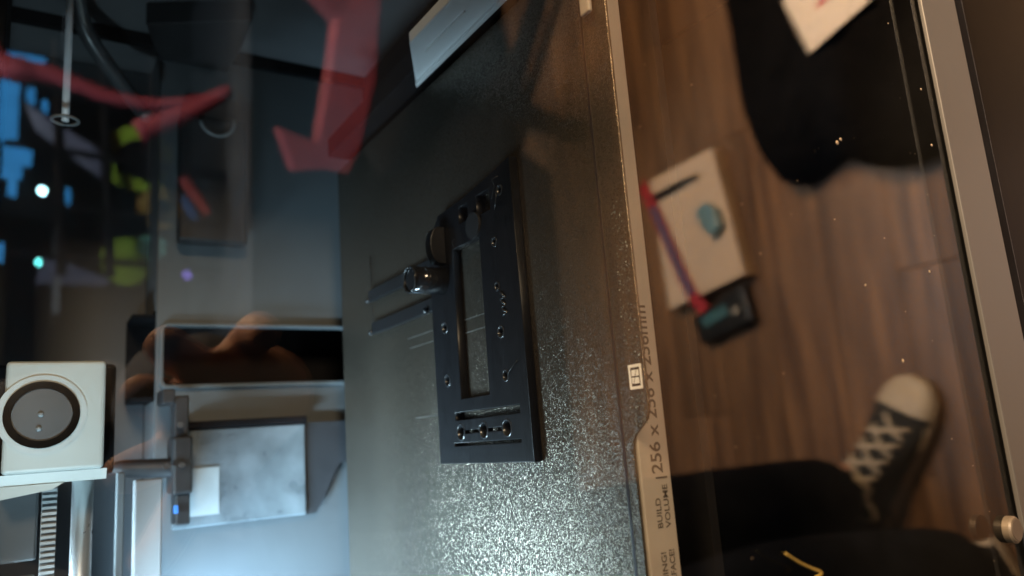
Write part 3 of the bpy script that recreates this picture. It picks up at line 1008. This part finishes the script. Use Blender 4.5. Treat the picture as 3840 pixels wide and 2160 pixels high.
# fingers: each its own chain from the palm, curled round the phone's edge
fing = []
px, py, pz = J['palmR']
F4 = [((-0.030, 0.010, 0.020), (-0.044, 0.022, 0.030), (-0.050, 0.033, 0.036), (-0.048, 0.040, 0.040)),
      ((-0.012, 0.014, 0.026), (-0.016, 0.030, 0.040), (-0.018, 0.042, 0.046), (-0.017, 0.050, 0.048)),
      ((0.006, 0.014, 0.024), (0.010, 0.030, 0.036), (0.010, 0.043, 0.042), (0.009, 0.050, 0.043)),
      ((0.022, 0.012, 0.018), (0.028, 0.025, 0.028), (0.029, 0.036, 0.033), (0.028, 0.042, 0.034)),
      ((0.030, -0.004, -0.004), (0.040, 0.012, -0.008), (0.036, 0.028, -0.006), (0.030, 0.036, -0.004))]
names = list(J)
for hi, ch in enumerate(F4):
    prev = 'palmR'
    for k, d in enumerate(ch):
        nm = 'f%d_%d' % (hi, k)
        J[nm] = (px + d[0], py + d[1] - 0.012, pz + d[2])
        rad[nm] = (0.0095, 0.0088, 0.0080, 0.0068)[k]
        bones.append((prev, nm))
        prev = nm
px, py, pz = J['palmL']
for hi in range(5):
    a = -0.030 + 0.015 * hi
    prev = 'palmL'
    for k in range(3):
        nm = 'g%d_%d' % (hi, k)
        if hi == 4:
            J[nm] = (px + 0.030 + 0.012 * k, py + 0.012 + 0.006 * k, pz - 0.016 - 0.014 * k)
        else:
            J[nm] = (px + a, py + 0.026 + 0.016 * k, pz - 0.030 - 0.024 * k)
        rad[nm] = (0.0092, 0.0082, 0.0068)[k]
        bones.append((prev, nm))
        prev = nm
names = list(J)
idx = {n: i for i, n in enumerate(names)}
bme = skin_mesh([J[n] for n in names], [(idx[a], idx[b]) for a, b in bones], [rad[n] for n in names], 2, 0)
person = link('person', bme, skin, smooth=True)
tag(person, 'person in dark jeans and black sneaker with cream toe standing before the printer', 'person')


def garment(name, parts, rr, mt, extra=None):
    sub = parts
    ids = {n: i for i, n in enumerate(sub)}
    e = [(ids[a], ids[b]) for a, b in (extra or bones) if a in ids and b in ids]
    me = skin_mesh([J[n] for n in sub], e, [rr[n] for n in sub], 2, 0)
    return link(name, me, mt, person, True)


garment('trousers', ['pel', 'hipR', 'kneeR', 'ankR', 'hipL', 'kneeL', 'ankL'], dict(pel=0.15, hipR=0.105, kneeR=0.082, ankR=0.066, hipL=0.105, kneeL=0.088, ankL=0.078), jeans)
garment('jacket', ['spine', 'chest', 'neck', 'shoR', 'elbR', 'shoL', 'elbL', 'pel'], dict(pel=0.152, spine=0.15, chest=0.155, neck=0.075, shoR=0.085, elbR=0.062, shoL=0.085, elbL=0.062), jacket_m)
sleeve_me = skin_mesh([J['elbR'], tuple((Vector(J['elbR']) * 0.35 + Vector(J['wriR']) * 0.65))], [(0, 1)], [0.06, 0.048], 2)
link('sleeve', sleeve_me, jacket_m, person, True)
hb = bmesh.new()
bmesh.ops.create_icosphere(hb, subdivisions=4, radius=0.1, matrix=Matrix.Translation((-0.258, -0.752, 0.585)) @ Matrix.Diagonal((0.98, 1.05, 0.92, 1)))
bmesh.ops.delete(hb, geom=[v for v in hb.verts if v.co.y > -0.70 and v.co.z < 0.60], context='VERTS')
link_mesh('hair', hb, mat('hair', (0.02, 0.014, 0.01), 0.6, bump=0.6, bscale=120, bdist=0.004), person, True)


# sneakers: built along +X, toe at x=0.14, then turned to the foot
def sneaker(toe, heel, mirror=1):
    toe, heel = Vector(toe), Vector(heel)
    d = (toe - heel)
    L = d.length
    ang = math.atan2(d.y, d.x)
    mtx = Matrix.Translation(heel) @ Matrix.Rotation(ang, 4, 'Z')
    prof = [(0.0, 0.028), (0.03, 0.031), (0.08, 0.032), (0.14, 0.037), (0.19, 0.045), (0.23, 0.046), (0.26, 0.040), (0.28, 0.026), (0.288, 0.012)]
    k = L / 0.288
    prof = [(a * k, b) for a, b in prof]
    outl = [(a, -b) for a, b in prof] + [(a, b) for a, b in reversed(prof)]

    def outline_scaled(s):
        return [((a - L / 2) * s + L / 2, b * s) for a, b in outl]

    root = None
    canvas = mat('canvas_black', (0.010, 0.010, 0.011), 0.85, bump=0.3, bscale=900)
    rubber = mat('rubber_cream', (0.46, 0.38, 0.28), 0.55, var=0.08, scale=60)
    # sole: stacked rounded outline
    bm = bmesh.new()
    rings = []
    for (s, z) in ((0.98, 0.0), (1.03, 0.004), (1.04, 0.015), (1.03, 0.026), (0.97, 0.029)):
        rings.append([bm.verts.new(mtx @ Vector((x, y, z))) for x, y in outline_scaled(s)])
    n = len(outl)
    for j in range(len(rings) - 1):
        for q in range(n):
            bm.faces.new((rings[j][q], rings[j][(q + 1) % n], rings[j + 1][(q + 1) % n], rings[j + 1][q]))
    bm.faces.new(rings[0])
    bm.faces.new(rings[-1])
    base = link_mesh('sneaker', bm, rubber, person, True)
    # upper: arched sections
    def arch(x0, x1, name, mt, lift=0.0, steps=14):
        bm = bmesh.new()
        secs = []
        for i in range(steps + 1):
            x = x0 + (x1 - x0) * i / steps
            w = 0.0
            for (a, b), (c, e) in zip(prof, prof[1:]):
                if a <= x <= c:
                    w = b + (e - b) * (x - a) / (c - a)
            t = x / L
            h = 0.105 if t < 0.42 else 0.105 - 0.062 * min(1, (t - 0.42) / 0.36)
            if t > 0.78:
                h = 0.043 - 0.022 * ((t - 0.78) / 0.22) ** 2
            w = (w + lift) * 0.97
            sec = []
            for q in range(13):
                a = math.pi * q / 12
                sec.append(bm.verts.new(mtx @ Vector((x, w * math.cos(a), 0.026 + (h - 0.026 + lift) * math.sin(a) ** 0.75))))
            secs.append(sec)
        for i in range(steps):
            for q in range(12):
                bm.faces.new((secs[i][q], secs[i][q + 1], secs[i + 1][q + 1], secs[i + 1][q]))
        bm.faces.new(secs[0])
        bm.faces.new(secs[-1])
        o = link_mesh(name, bm, mt, base, True)
        return o
    arch(0.004, 0.235 * k, 'upper', canvas)
    arch(0.235 * k, 0.286 * k, 'toe_cap', rubber, 0.0015)
    arch(0.226 * k, 0.2355 * k, 'toe_band', canvas, 0.002, 3)
    lace = mat('lace', (0.46, 0.39, 0.30), 0.8, var=0.1)

    def htop(x):
        t = x / L
        return 0.105 - 0.062 * min(1, max(0, (t - 0.42) / 0.36)) + 0.003
    for i in range(5):
        x = (0.090 + i * 0.0275) * k
        pts = []
        for q in range(9):
            u = -1 + 2 * q / 8
            xx = x + mirror * u * 0.012
            pts.append(mtx @ Vector((xx, u * 0.027, htop(xx) - 0.012 * u * u)))
        bm = bmesh.new()
        add_tube(bm, pts, 0.0046, 8)
        link_mesh('lace', bm, lace, base, True)
        pts = []
        for q in range(9):
            u = -1 + 2 * q / 8
            xx = x + 0.010 * k - mirror * u * 0.017
            pts.append(mtx @ Vector((xx, u * 0.027, htop(xx) - 0.001 - 0.012 * u * u)))
        bm = bmesh.new()
        add_tube(bm, pts, 0.0040, 8)
        link_mesh('lace', bm, lace, base, True)
    bm = bmesh.new()
    add_tube(bm, smooth_path([mtx @ Vector((0.085 * k, 0.0, 0.108)), mtx @ Vector((0.10 * k, 0.03, 0.112)), mtx @ Vector((0.07 * k, 0.048, 0.098)), mtx @ Vector((0.06 * k, 0.02, 0.11))], 5), 0.0035, 8)
    link_mesh('lace_bow', bm, lace, base, True)
    return base


sneaker(V(-0.004, 0.492, FZ + 0.001), V(-0.246, 0.622, FZ + 0.001), 1)
sneaker((-0.50, -0.42, FZ + 0.001), (-0.25, -0.52, FZ + 0.001), -1)

# yellow strand of filament lying in the chamber by the glass
fy = bmesh.new()
add_tube(fy, smooth_path([(-0.0771, -0.0397, -0.0043), (-0.0800, -0.0399, -0.0091), (-0.0822, -0.0396, -0.0140), (-0.0838, -0.0398, -0.0175), (-0.0846, -0.0397, -0.0150)], 5), [0.00032] * 21, 6)
fy_o = link_mesh('filament_scrap', fy, mat('filament_yellow', (0.30, 0.22, 0.05), 0.4), smooth=True)
tag(fy_o, 'thin bent scrap of yellow filament stuck to the door glass below the bed', 'filament scrap')

# ------------------------------------------------------------------ red and black chair behind the photographer
chair = empty('gaming_chair', V(0.85, 1.45, FZ))
tag(chair, 'red and black swivel chair with black star base reflected across the build plate', 'chair')
chair_black = mat('chair_black', (0.004, 0.004, 0.005), 0.9, spec=0.15)
chair_red = mat('chair_red', (0.17, 0.012, 0.022), 0.75, var=0.12, scale=10)


def rod(name, a, b, r, mt, parent, r1=None):
    return own(cyl_obj(name, V(*a), V(*b), r, mt, seg=14, r1=r1), parent)


hub = (0.885, 1.50, FZ + 0.08)
rod('base_leg', hub, (1.16, 1.26, FZ + 0.075), 0.032, chair_black, chair, 0.024)
rod('base_leg', hub, (0.735, 1.295, FZ + 0.07), 0.036, chair_black, chair, 0.026)
rod('base_leg', hub, (1.03, 1.80, FZ + 0.07), 0.036, chair_black, chair, 0.026)
rod('base_leg', hub, (0.62, 1.62, FZ + 0.07), 0.036, chair_black, chair, 0.026)
rod('base_leg', hub, (1.22, 1.60, FZ + 0.07), 0.036, chair_black, chair, 0.026)
for (x_, y_) in ((0.725, 1.285), (1.04, 1.82), (0.61, 1.63), (1.17, 1.25), (1.24, 1.61)):
    rod('caster', (x_ - 0.02, y_, FZ + 0.031), (x_ + 0.02, y_, FZ + 0.031), 0.03, chair_black, chair)
rod('column', (0.885, 1.50, FZ + 0.06), (0.87, 1.45, FZ + 0.40), 0.03, chair_black, chair)


def cam_band(name, P, Q, th, mt, parent, bev=0.004):
    """a padded board: outline P in space, thickness vector Q"""
    bm = bmesh.new()
    a = [bm.verts.new(V(*p)) for p in P]
    b = [bm.verts.new(V(p[0] + Q[0], p[1] + Q[1], p[2] + Q[2])) for p in P]
    n = len(P)
    bm.faces.new(a)
    bm.faces.new(b)
    for i in range(n):
        bm.faces.new((a[i], a[(i + 1) % n], b[(i + 1) % n], b[i]))
    bmesh.ops.recalc_face_normals(bm, faces=bm.faces)
    bmesh.ops.bevel(bm, geom=list(bm.edges), offset=bev, segments=2, affect='EDGES', profile=0.5)
    bmesh.ops.triangulate(bm, faces=[f for f in bm.faces if len(f.verts) > 4])
    return own(link_mesh(name, bm, mt), parent)


cam_band('seat', [(0.90, 1.02, -0.40), (0.86, 0.90, -0.545), (0.751, 0.90, -0.537), (0.681, 0.946, -0.526), (0.604, 0.992, -0.527), (0.545, 1.043, -0.491), (0.482, 1.072, -0.489), (0.468, 1.14, -0.41), (0.55, 1.17, -0.38), (0.70, 1.14, -0.37)], (0.04, 0.10, -0.06), 0, chair_black, chair)
cam_band('side_bolster', [(0.76, 0.86, -0.193), (0.75, 0.83, -0.305), (0.639, 0.89, -0.313), (0.566, 0.93, -0.321), (0.461, 0.986, -0.311), (0.419, 1.009, -0.296), (0.427, 1.02, -0.259), (0.422, 1.038, -0.209), (0.491, 1.019, -0.178), (0.469, 1.008, -0.242), (0.574, 0.955, -0.248), (0.651, 0.91, -0.247), (0.69, 0.90, -0.193)], (0.03, 0.07, -0.01), 0, chair_red, chair)
own(tube_obj('back_piping', [V(*p) for p in smooth_path([(0.66, 1.28, 0.235), (0.638, 1.273, 0.208), (0.639, 1.273, 0.15), (0.628, 1.277, 0.101), (0.616, 1.28, 0.05), (0.613, 1.275, -0.016), (0.622, 1.262, -0.076), (0.639, 1.242, -0.136)], 5)], [0.022 if i < 8 else 0.018 - 0.00025 * i for i in range(36)], chair_red, seg=12), chair)
own(tube_obj('back_piping', [V(*p) for p in smooth_path([(0.650, 1.235, -0.15), (0.604, 1.27, -0.077), (0.562, 1.298, 0.003)], 5)], [0.012 + 0.0012 * i for i in range(11)], chair_red, seg=12), chair)

# ------------------------------------------------------------------ work bench with lit computer and spools
bench = empty('work_bench', V(0.7, 2.15, FZ))
tag(bench, 'dim grey work bench far behind the photographer holding a lit computer and spools', 'bench')
grey_top = mat('bench_grey', (0.11, 0.12, 0.13), 0.5, var=0.15, scale=6)
own(box_obj('bench_top', V(-0.25, 2.6, -0.34), V(1.6, 1.86, -0.31), grey_top), bench)
for (x_, y_) in ((-0.2, 1.9), (1.55, 1.9), (-0.2, 2.55), (1.55, 2.55)):
    own(box_obj('leg', V(x_ - 0.02, y_ + 0.02, FZ), V(x_ + 0.02, y_ - 0.02, -0.341), chair_black), bench)
own(box_obj('shelf', V(0.35, 2.25, 0.095), V(1.2, 2.05, 0.11), grey_top), bench)
for x_ in (0.36, 1.18):
    own(box_obj('shelf_post', V(x_ - 0.01, 2.2, -0.309), V(x_ + 0.01, 2.18, 0.0945), chair_black), bench)
pc = empty('computer', V(0.82, 2.08, 0.111))
tag(pc, 'black computer on the bench shelf glowing blue along one side', 'computer')
own(box_obj('case', V(0.60, 2.16, 0.112), V(1.10, 2.06, 0.30), chair_black), pc)
blue_led = mat('blue_panel', (0.02, 0.1, 0.2), 0.3, var=0.9, scale=18, emit=(0.06, 0.42, 1.0), estr=4.0)
for (x0, x1, z0, z1) in ((0.80, 0.97, 0.205, 0.25), (0.70, 0.79, 0.19, 0.235), (0.985, 1.05, 0.15, 0.24)):
    own(box_obj('lit_panel', V(x0, 2.0585, z0), V(x1, 2.052, z1), blue_led), pc)
for (p, c, r, e) in (((0.662, 2.015, 0.145), (0.45, 0.95, 1.0), 0.009, 130), ((0.485, 2.064, 0.142), (0.15, 0.95, 0.9), 0.010, 38)):
    bm = bmesh.new()
    bmesh.ops.create_icosphere(bm, subdivisions=3, radius=r, matrix=Matrix.Translation(V(*p)))
    own(link_mesh('status_light', bm, mat('status_%d' % int(e), (0.2, 0.6, 0.6), 0.3, emit=c, estr=e), smooth=True), pc)
bm = bmesh.new()
bmesh.ops.create_icosphere(bm, subdivisions=3, radius=0.012, matrix=Matrix.Translation(V(0.464, 2.039, -0.208)))
pl = link_mesh('indicator_lamp', bm, mat('indicator', (0.2, 0.1, 0.5), 0.3, emit=(0.3, 0.22, 1.0), estr=5), smooth=True)
tag(pl, 'tiny violet indicator lamp glowing below the spools', 'lamp')


def spool(name_label, c, r, w, col, hubr=0.38, ax=(0.35, 1, 0.1)):
    ax = Vector((ax[0], -ax[1], ax[2])).normalized()
    s = empty('filament_spool', V(*c))
    tag(s, name_label, 'spool', 'spools on the work bench')
    p = V(*c)
    m_ = mat('spool_%s' % name_label[:14], col, 0.45, var=0.15, scale=30)
    fl = m_
    own(cyl_obj('winding', p - ax * w / 2, p + ax * w / 2, r * 0.9, m_, seg=36), s)
    for sgn in (-1, 1):
        bm = bmesh.new()
        q = ax.to_track_quat('Z', 'Y').to_matrix().to_4x4()
        q.translation = p + ax * sgn * (w / 2 + 0.002)
        bmesh.ops.create_cone(bm, cap_ends=True, segments=36, radius1=r if sgn < 0 else r * 0.62, radius2=r if sgn < 0 else r * 0.62, depth=0.004, matrix=q)
        own(link_mesh('flange', bm, fl), s)
    own(cyl_obj('hub', p - ax * (w / 2 + 0.006), p + ax * (w / 2 + 0.006), r * hubr, chair_black, seg=24), s)


spool('lime green spool of filament, upper of the two lime ones', (0.727, 1.876, -0.054), 0.082, 0.05, (0.24, 0.36, 0.03), 0.6)
spool('lime green spool of filament standing by the teal one', (0.476, 1.954, -0.045), 0.062, 0.05, (0.20, 0.27, 0.04), 0.12)
spool('ochre yellow spool of filament between the lime ones', (0.614, 1.907, -0.116), 0.055, 0.05, (0.24, 0.16, 0.04))
rt = own(cyl_obj('screwdriver', V(0.69, 1.87, -0.165), V(0.605, 1.897, -0.235), 0.017, mat('handle_red', (0.35, 0.05, 0.04), 0.5), seg=18, r1=0.012), bench)
rt.parent = None
rt.location = (0, 0, 0)
tag(rt, 'red handled tool leaning diagonally below the spools', 'tool')
bt = cyl_obj('chisel', V(0.640, 1.885, -0.165), V(0.588, 1.90, -0.205), 0.017, mat('handle_blue', (0.03, 0.12, 0.32), 0.5), seg=18, r1=0.013)
tag(bt, 'short blue handled tool beside the red one', 'tool')
spool('small teal spool of filament beside the lime one', (0.512, 1.941, -0.10), 0.034, 0.04, (0.15, 0.45, 0.38))

# glowing monitor, and a keyboard shelf with its lit look put into emission
mon = empty('monitor', V(0.75, 2.02, -0.30))
tag(mon, 'tilted monitor with a dim lavender glow between computer and spools', 'monitor')
lav = mat('lavender_glow', (0.05, 0.05, 0.07), 0.4, var=0.8, scale=9, emit=(0.30, 0.36, 0.62), estr=0.45)


def pix_quad(name, P, mt, parent, th=0.02):
    bm = bmesh.new()
    a = [bm.verts.new(V(*p)) for p in P]
    b = [bm.verts.new(V(p[0], p[1] + th, p[2])) for p in P]
    bm.faces.new(a)
    bm.faces.new(b)
    n = len(P)
    for i in range(n):
        bm.faces.new((a[i], a[(i + 1) % n], b[(i + 1) % n], b[i]))
    return own(link_mesh(name, bm, mt), parent)


pix_quad('screen', [(0.86, 1.93, 0.19), (0.80, 1.95, 0.165), (0.70, 1.97, 0.015), (0.765, 1.95, 0.02)], lav, mon)
pix_quad('bezel', [(0.88, 1.945, 0.205), (0.79, 1.965, 0.165), (0.685, 1.985, 0.0), (0.775, 1.965, 0.005)], chair_black, mon)
rod('stand', (0.76, 2.02, -0.305), (0.77, 2.0, 0.05), 0.015, chair_black, mon)
tray = empty('keyboard_tray', V(0.47, 2.08, 0.09))
tag(tray, 'pale lavender wedge of a self-glowing tray below the cyan status light', 'tray')
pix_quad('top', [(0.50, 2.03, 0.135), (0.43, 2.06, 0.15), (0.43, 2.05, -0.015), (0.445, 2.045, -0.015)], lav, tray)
pix_quad('rim', [(0.425, 2.062, 0.155), (0.415, 2.066, 0.155), (0.415, 2.056, -0.02), (0.425, 2.052, -0.02)], chair_black, tray)

# wire rack front and small lit strips that break up the view of the bench
rnd = random.Random(31)
for (x0, z0, x1, z1) in ((0.98, 0.13, 0.40, 0.10), (0.98, 0.03, 0.40, 0.0), (0.98, -0.08, 0.40, -0.10), (0.86, 0.22, 0.84, -0.25), (0.70, 0.22, 0.69, -0.25), (0.56, 0.20, 0.55, -0.25), (0.44, 0.20, 0.43, -0.25)):
    own(cyl_obj('rack_wire', V(x0, 1.80, z0), V(x1, 1.82, z1), 0.011 if abs(z0 - z1) < 0.1 else 0.008, chair_black, seg=10), bench)
own(box_obj('rack_bin', V(0.66, 1.86, -0.10), V(0.75, 1.81, -0.065), chair_black, bev=0.004), bench)
for (x0, z0, w, h) in ((0.93, 0.17, 0.05, 0.02), (0.88, 0.14, 0.09, 0.015), (0.76, 0.17, 0.05, 0.03), (0.69, 0.20, 0.08, 0.02), (0.66, 0.08, 0.05, 0.012), (0.64, 0.24, 0.04, 0.03), (0.50, 0.22, 0.05, 0.03)):
    own(box_obj('lit_strip', V(x0 - w / 2, 2.0505, z0), V(x0 + w / 2, 2.045, z0 + h), blue_led), pc)
